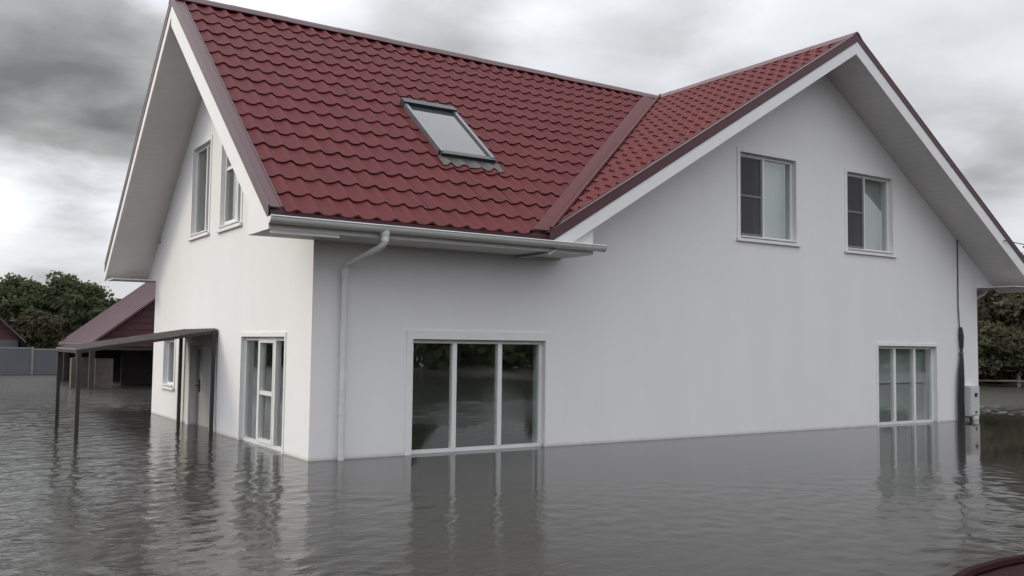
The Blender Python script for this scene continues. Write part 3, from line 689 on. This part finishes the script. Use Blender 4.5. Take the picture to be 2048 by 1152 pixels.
for (x, y, zt) in ((xo+.06, ya+.022, zo-.03), (xo+.06, yb-.022, zo-.03), (-.075, ya+.022, zi-.05), (-.075, yb-.022, zi-.05)):
    MB().box((x-.03, y-.03, -.95), (x+.03, y+.03, zt)).build('post', M['dark_metal'], can)

# ------------------------------------------------------------------ meter box and cables on the right corner
bx = thing('electric_box', (15.9, -.15, .1), 'grey electric box on the white wall at the right corner', 'electric box')
MB().box((15.50, -.13, .10), (15.90, -.001, .78)).build('enclosure', M['grey_box'], bx)
MB().box((15.53, -.15, .13), (15.87, -.132, .75)).build('cover', M['grey_box'], bx)
MB().tube([(15.72, -.151, .58), (15.72, -.175, .58)], .045, 10).build('knob', M['black'], bx)
MB().tube([(15.72, -.151, .19), (15.72, -.165, .19)], .03, 10).build('knob', M['black'], bx)
cb = thing('cable_bundle', (15.28, -.06, 0), 'bundle of dark cables running down the white wall into the water', 'cable')
mb = MB(); mb.tube([(15.30, -.025, 4.35), (15.305, -.022, 3.4), (15.29, -.025, 2.6), (15.33, -.03, 2.02)], .012, 8).build('wire', M['black'], cb, True)
MB().tube([(15.33, -.05, 2.1), (15.34, -.06, 1.9), (15.35, -.055, 1.62)], [.035, .055, .04], 10).build('sleeve', M['black'], cb, True)
for k, (dx, dy, bl) in enumerate(((-.10, -.03, -.05), (-.04, -.05, -.02), (.03, -.05, .02), (.09, -.035, .04))):
    MB().tube([(15.345, -.05, 1.7), (15.335+dx*.35, -.05+dy*.4, 1.4), (15.29+dx*.9, -.04+dy, .95), (15.27+dx, -.035+dy, .5), (15.27+dx*.9+bl*.3, -.04+dy, .1), (15.27+dx*.7, -.04+dy, -.6)], .024, 8).build('wire', M['black'], cb, True)
MB().tube([(15.62, -.07, .12), (15.60, -.1, .04), (15.66, -.12, -.08), (15.64, -.12, -.5)], .035, 8).build('wire', M['black'], cb, True)
MB().box((15.31, -.11, 1.50), (15.375, -.001, 1.53)).build('clip', M['steel'], cb)
# overhead line
ow = MB(); P0 = Vector((15.55, -G2-.03, z_right(15.55)-.18)); P1 = Vector((44, -6.5, 5.6))
ow.tube([P0+(P1-P0)*(k/20)-Vector((0, 0, 1.1*4*(k/20)*(1-k/20))) for k in range(21)], .011, 5)
tag(ow.build('overhead_wire', M['black'], None, True), 'thin overhead wire leaving the right slope of the white gable', 'wire')
pole = thing('utility_pole', (44, -6.5, 0), 'wooden utility pole off to the right that carries the overhead wire', 'pole')
MB().tube([(44, -6.5, -1), (44, -6.5, 6.2)], [.13, .09], 10).build('shaft', M['wood'], pole, True)
MB().box((43.95, -7.0, 5.6), (44.05, -6.0, 5.7)).build('crossarm', M['wood'], pole)

# ------------------------------------------------------------------ outbuilding behind, left
sh = thing('outbuilding', (2.5, 23, 0), 'open outbuilding with mauve metal roof and maroon gable behind the house', 'outbuilding')
SX0, SX1, SY0, SY1, SZ0, SZ1 = .30, 4.0, 20.0, 26.9, 1.42, 4.35
ss = (SZ1-SZ0)/(SX1-SX0)
r0 = MB(); r0.prism([(SX0, SY0, SZ0), (SX1, SY0, SZ1), (SX1, SY1, SZ1), (SX0, SY1, SZ0)], (0, 0, -.08)); r0.prism([(2*SX1-SX0, SY0, SZ0), (SX1, SY0, SZ1), (SX1, SY1, SZ1), (2*SX1-SX0, SY1, SZ0)], (0, 0, -.08))
ro = r0.build('roof', M['shed_roof'], sh)
for k in range(16):
    y = SY0+.22+k*(SY1-SY0-.44)/15
    MB().prism([(SX0+.005, y-.03, SZ0+.002), (SX1-.03, y-.03, SZ1-.022), (SX1-.03, y+.03, SZ1-.022), (SX0+.005, y+.03, SZ0+.002)], (0, 0, .028)).build('rib', M['shed_roof'], ro)
MB().prism([(SX0+.05, SY0+.35, SZ0-.06), (2*SX1-SX0-.05, SY0+.35, SZ0-.06), (SX1, SY0+.35, SZ1-.12)], (0, .1, 0)).build('gable', M['shed_wall'], sh)
for k in range(12):      # siding boards of the gable
    z = SZ0+.05+k*.22; w_ = (SZ1-.2-z)/ss
    if w_ > .1: MB().box((SX1-w_, SY0+.325, z), (SX1+w_, SY0+.349, z+.2)).build('board', M['shed_wall'], sh)
MB().box((SX0+.15, SY0+.4, SZ0-.18), (2*SX1-SX0-.15, SY0+.52, SZ0-.07)).build('beam', M['shed_dark'], sh)
MB().box((SX0+.15, SY0+.53, SZ0-.18), (SX0+.27, SY1-.3, SZ0-.09)).build('beam', M['shed_dark'], sh)
MB().box((SX0+.05, SY1-.5, -1), (2*SX1-SX0-.2, SY1-.35, SZ0+.2)).build('back_wall', M['shed_dark'], sh)
MB().box((SX0+1.6, SY0+3.2, -1), (2*SX1-SX0-.2, SY0+3.3, SZ0+.6)).build('partition', M['shed_dark'], sh)
for (x, y, wd) in ((SX0+.2, SY0+.46, .16), (SX0+.2, SY0+3.3, .16), (SX0+.2, SY1-.7, .16), (SX0+2.6, SY0+.46, .16)):
    MB().box((x-wd/2, y-wd/2, -1), (x+wd/2, y+wd/2, SZ0-.182)).build('post', M['shed_dark'], sh)
for (x, y) in ((SX0+.62, SY0+.9), (SX0+.05, SY0+1.9)):
    o = MB(); o.box((x-.27, y-.2, -1), (x+.27, y+.2, .95)); o.build('pier', M['brick'], sh)

# ------------------------------------------------------------------ fence behind, left, and the neighbour's roof edge
fe = thing('panel_fence', (1.5, 33.3, 0), 'low grey panel fence standing in the water before the trees', 'fence')
FA, FB = Vector((-9, 35.2, 0)), Vector((7.5, 32.6, 0)); nf = 9; ft = (FB-FA)/nf; fn = Vector((-ft.y, ft.x, 0)).normalized()
for k in range(nf):
    a = FA+ft*(k+.03); b = FA+ft*(k+.97); hgt = 1.10+.03*math.sin(k*2.1)
    MB().prism([a+Vector((0, 0, -.9)), b+Vector((0, 0, -.9)), b+Vector((0, 0, hgt)), a+Vector((0, 0, hgt))], fn*.03).build('panel', M['fence'], fe)
    MB().prism([a+fn*-.01+Vector((0, 0, hgt)), b+fn*-.01+Vector((0, 0, hgt)), b+fn*-.01+Vector((0, 0, hgt+.06)), a+fn*-.01+Vector((0, 0, hgt+.06))], fn*.05).build('rail', M['fence_post'], fe)
for k in range(nf+1):
    c = FA+ft*k; MB().box((c.x-.05, c.y-.05, -.95), (c.x+.05, c.y+.05, 1.2)).build('post', M['fence_post'], fe)
nb = thing('neighbour_shed', (-5.2, 38, 0), 'grey neighbouring shed with sloping mauve roof at the left edge', 'shed')
MB().box((-6.5, 37.2, -1), (-.1, 41, 1.5)).build('wall', M['fence'], nb)
MB().prism([(.2, 36.8, 1.42), (-3.3, 36.8, 4.9), (-6.8, 36.8, 1.42), (-6.8, 36.8, 1.34), (-3.3, 36.8, 4.82), (.2, 36.8, 1.34)], (0, 4.6, 0)).build('roof', M['shed_roof'], nb)
MB().prism([(-.1, 37.2, 1.501), (-3.3, 37.2, 4.7), (-6.5, 37.2, 1.501)], (0, .1, 0)).build('gable', M['shed_wall'], nb)
# floating board in front of the fence
fl = MB().box((.9, 31.3, -.02), (2.9, 31.6, .06)); tag(fl.build('floating_board', M['trim']), 'pale board floating on the water in front of the grey fence', 'board')

# ------------------------------------------------------------------ trees
def make_tree(name, base, height, rx, ry, label, material, n=9000, leaf=.16, clumps=26, trunk_h=.35, group=None, low=.12):
    base = Vector(base); T = thing(name, base, label, 'tree', group)
    tm_ = MB(); top = base+Vector((rng.normal(0, .2), rng.normal(0, .2), height*.6))
    pts = [base+Vector((0, 0, -1)), base+Vector((.05, 0, height*.15)), base+(top-base)*.55+Vector((.1, .05, 0)), top]
    tm_.tube(pts, [.03*height, .026*height, .018*height, .008*height], 9)
    cl = []
    for k in range(clumps):
        th = 2*math.pi*k/clumps*2.4+rng.uniform(0, .8); zf = low+(1-low)*((k+.5)/clumps)**.9
        rad = math.sqrt(max(.05, 1-((zf-.5)/.56)**2)) if zf > .35 else .75+zf*.4
        rr = rad*rng.uniform(.1, .95)
        c = base+Vector((math.cos(th)*rx*rr, math.sin(th)*ry*rr, height*zf*.93)); cl.append((c, rng.uniform(.16, .30)*min(rx, ry, height*.6)*1.3))
        if k % 2 == 0:
            s0 = base+(top-base)*min(.95, max(.25, zf*.75)); mid = (s0+c)/2+Vector((0, 0, .15)); tm_.tube([s0, mid, c], [.011*height, .007*height, .003*height], 6)
    tm_.build('trunk', M['bark'], T, True)
    cen = np.array([c[0] for c in cl]); rad = np.array([c[1] for c in cl])
    idx = rng.integers(0, len(cl), n)
    dirs = rng.normal(size=(n, 3)); dirs /= np.linalg.norm(dirs, axis=1)[:, None]
    rr = rad[idx]*(rng.uniform(.15, 1.0, n)**.5)*rng.choice([1.0, 1.0, 1.0, 1.25], n)
    pos = cen[idx]+dirs*rr[:, None]*np.array([1.1, 1.1, .85])
    nf_ = int(n*.4); dd = dirs[:nf_]      # leaves that close the crown between the clumps
    wobble = 1+.10*np.sin(dd[:, 0]*7+base.x)+.08*np.sin(dd[:, 1]*9+base.y)+.08*np.sin(dd[:, 2]*11)
    pos[:nf_] = np.array(base)+np.array([0, 0, height*.50])+dd*np.array([rx*.9, ry*.9, height*.46])*(wobble*rng.uniform(.80, 1.0, nf_))[:, None]
    pos[:, 2] = np.maximum(pos[:, 2], .05)
    a = rng.normal(size=(n, 3))+dirs*.3; a /= np.linalg.norm(a, axis=1)[:, None]
    b = np.cross(a, dirs+rng.normal(0, .5, (n, 3))); b /= np.linalg.norm(b, axis=1)[:, None]
    sz = leaf*rng.uniform(.6, 1.35, n)[:, None]
    V = np.stack([pos-a*sz, pos-b*sz*.55, pos+a*sz, pos+b*sz*.55], 1).reshape(-1, 3)
    me = bpy.data.meshes.new('crown'); me.vertices.add(4*n); me.vertices.foreach_set('co', V.ravel())
    me.loops.add(4*n); me.loops.foreach_set('vertex_index', np.arange(4*n, dtype=np.int32)); me.polygons.add(n)
    me.polygons.foreach_set('loop_start', np.arange(0, 4*n, 4, dtype=np.int32)); me.update(); me.validate(); me.materials.append(material)
    link('crown', me, T); return T
GT = 'trees behind the grey fence'
make_tree('broad_tree', (.7, 43, 0), 4.75, 2.0, 2.0, 'dark green tree with twin tops above the grey fence', M['leaf'], 26000, .13, 70, group=GT)
make_tree('broad_tree', (2.8, 42.6, 0), 4.95, 1.9, 2.0, 'tallest dark green rounded tree left of the mauve roof', M['leaf'], 26000, .13, 70, group=GT)
make_tree('broad_tree', (4.3, 41.8, 0), 3.95, 1.3, 1.6, 'dark green tree partly hidden by the mauve outbuilding roof', M['leaf'], 20000, .13, 56, group=GT)
make_tree('broad_tree', (-1.2, 44.5, 0), 3.9, 1.7, 1.7, 'lower rusty green tree at the left edge behind the fence', M['leaf_rust'], 18000, .13, 50, group=GT)
make_tree('broad_tree', (1.2, 40.5, 0), 3.0, 1.6, 1.2, 'low rusty bush under the dark green trees behind the fence', M['leaf_rust'], 14000, .12, 44, group=GT)
GR = 'trees on the bank at the right'
make_tree('bank_tree', (38.5, 13.6, .2), 5.3, 2.6, 2.6, 'olive tree on the bank seen just past the house corner', M['leaf_olive'], 26000, .14, 70, group=GR, low=.03)
make_tree('bank_tree', (40.2, 10.2, .2), 5.8, 2.7, 2.7, 'olive brown tree on the bank at the right edge', M['leaf_olive'], 26000, .14, 70, group=GR, low=.03)
make_tree('bank_tree', (36.2, 10.9, .2), 2.6, 2.0, 1.6, 'low brownish bush at the waterline past the house corner', M['leaf_rust'], 14000, .13, 48, group=GR, low=.03)
make_tree('bank_tree', (43.0, 15.8, .2), 6.2, 3.2, 3.0, 'rear olive tree behind the others on the right bank', M['leaf_olive'], 24000, .15, 70, group=GR, low=.03)
# muddy bank on the right and its rail
bk = MB(); nb_ = 40; ridge_ = []
for k in range(nb_+1):
    f_ = k/nb_; x = 30+14*f_; y = 16.5-13.5*f_
    ridge_.append((x, y, .18+.07*math.sin(k*1.7)+.05*math.sin(k*.6)))
vs = []
for x, y, z in ridge_: vs += [(x-.9, y-1.0, -.3), (x, y, z*.75), (x+2.2, y+2.2, z+.15), (x+14, y+12, .5)]
fs = [(4*k+j, 4*(k+1)+j, 4*(k+1)+j+1, 4*k+j+1) for k in range(nb_) for j in range(3)]
tag(bk.add(vs, fs).build('bank', M['earth'], None, True), kind='structure')
rl = thing('rail_fence', (35.6, 10.8, 0), 'weathered wooden rail fence along the muddy bank at right', 'fence')
for k in range(5):
    x, y = 33.2+1.5*k, 12.6-1.45*k; MB().box((x-.05, y-.05, -.4), (x+.05, y+.05, .78)).build('post', M['wood'], rl)
for z in (.22, .68): MB().tube([(33.2, 12.52, z), (36.2, 9.62, z+.03), (39.2, 6.72, z)], .045, 6).build('rail', M['wood'], rl)
# the wood that stands round the flooded plain on the other sides, mirrored in the window panes
n = 42000; th = rng.uniform(0, 1, n)
ang = math.radians(95)+th*math.radians(250)          # from the right (+X side) round behind to the left
ang = np.pi/2-ang
Rr = 62+6*np.sin(th*23)+rng.normal(0, 2.5, n)
hh = (4.6+1.6*np.sin(th*61)+1.1*np.sin(th*143+1)+.8*np.sin(th*317))
pos = np.stack([np.cos(ang)*Rr, np.sin(ang)*Rr-2, rng.uniform(0, 1, n)**.8*hh], 1)
a = rng.normal(size=(n, 3)); a /= np.linalg.norm(a, axis=1)[:, None]; b = np.cross(a, rng.normal(size=(n, 3))); b /= np.linalg.norm(b, axis=1)[:, None]
V = np.stack([pos-a*.55, pos-b*.35, pos+a*.55, pos+b*.35], 1).reshape(-1, 3)
me = bpy.data.meshes.new('far_wood'); me.from_pydata(V.tolist(), [], np.arange(4*n).reshape(-1, 4).tolist()); me.materials.append(M['leaf'])
tag(link('far_wood', me), 'distant wood round the flooded plain', 'wood', kind='stuff')

# ------------------------------------------------------------------ boat whose bow edge shows in the lower right corner
bt = thing('boat', (1.6, -9.95, 0), 'dark maroon boat whose edge shows in the lower right corner', 'boat')
secs = []; nS = 14
for k in range(nS+1):
    f_ = k/nS; x = -1.35+5.2*f_; hw = .74*(1-(1-min(1, f_/.38))**2.4)**.8 if f_ < .38 else .74-.05*(f_-.38)
    hw = max(hw, .02); zt = .56-.10*min(1, f_*2.2)
    secs.append((x, hw, zt))
hull = MB(); vs = []
for x, hw, zt in secs:
    for t_, z in ((-1, zt), (-.86, zt*.45), (-.6, -.02), (0, -.16), (.6, -.02), (.86, zt*.45), (1, zt)): vs.append((x, -9.97+hw*t_, z))
fs = [(7*k+j, 7*(k+1)+j, 7*(k+1)+j+1, 7*k+j+1) for k in range(nS) for j in range(6)] + [tuple(range(7*nS, 7*nS+7))]
hull.add(vs, fs).build('hull', M['boat'], bt, True)
dk = MB(); vs = []
for x, hw, zt in secs[:8]:
    for t_ in (-1, -.5, 0, .5, 1): vs.append((x, -9.97+hw*t_*.985, zt+.004+.05*(1-t_*t_)*hw))
dk.add(vs, [(5*k+j, 5*(k+1)+j, 5*(k+1)+j+1, 5*k+j+1) for k in range(7) for j in range(4)]).build('foredeck', M['boat'], bt, True)
for s in (-1, 1): MB().tube([(x, -9.97+s*hw, zt+.012) for x, hw, zt in secs], .03, 8).build('gunwale', M['boat'], bt, True)
for x in (2.1, 3.0): MB().box((x-.14, -10.6, .26), (x+.14, -9.34, .30)).build('thwart', M['boat_in'], bt)
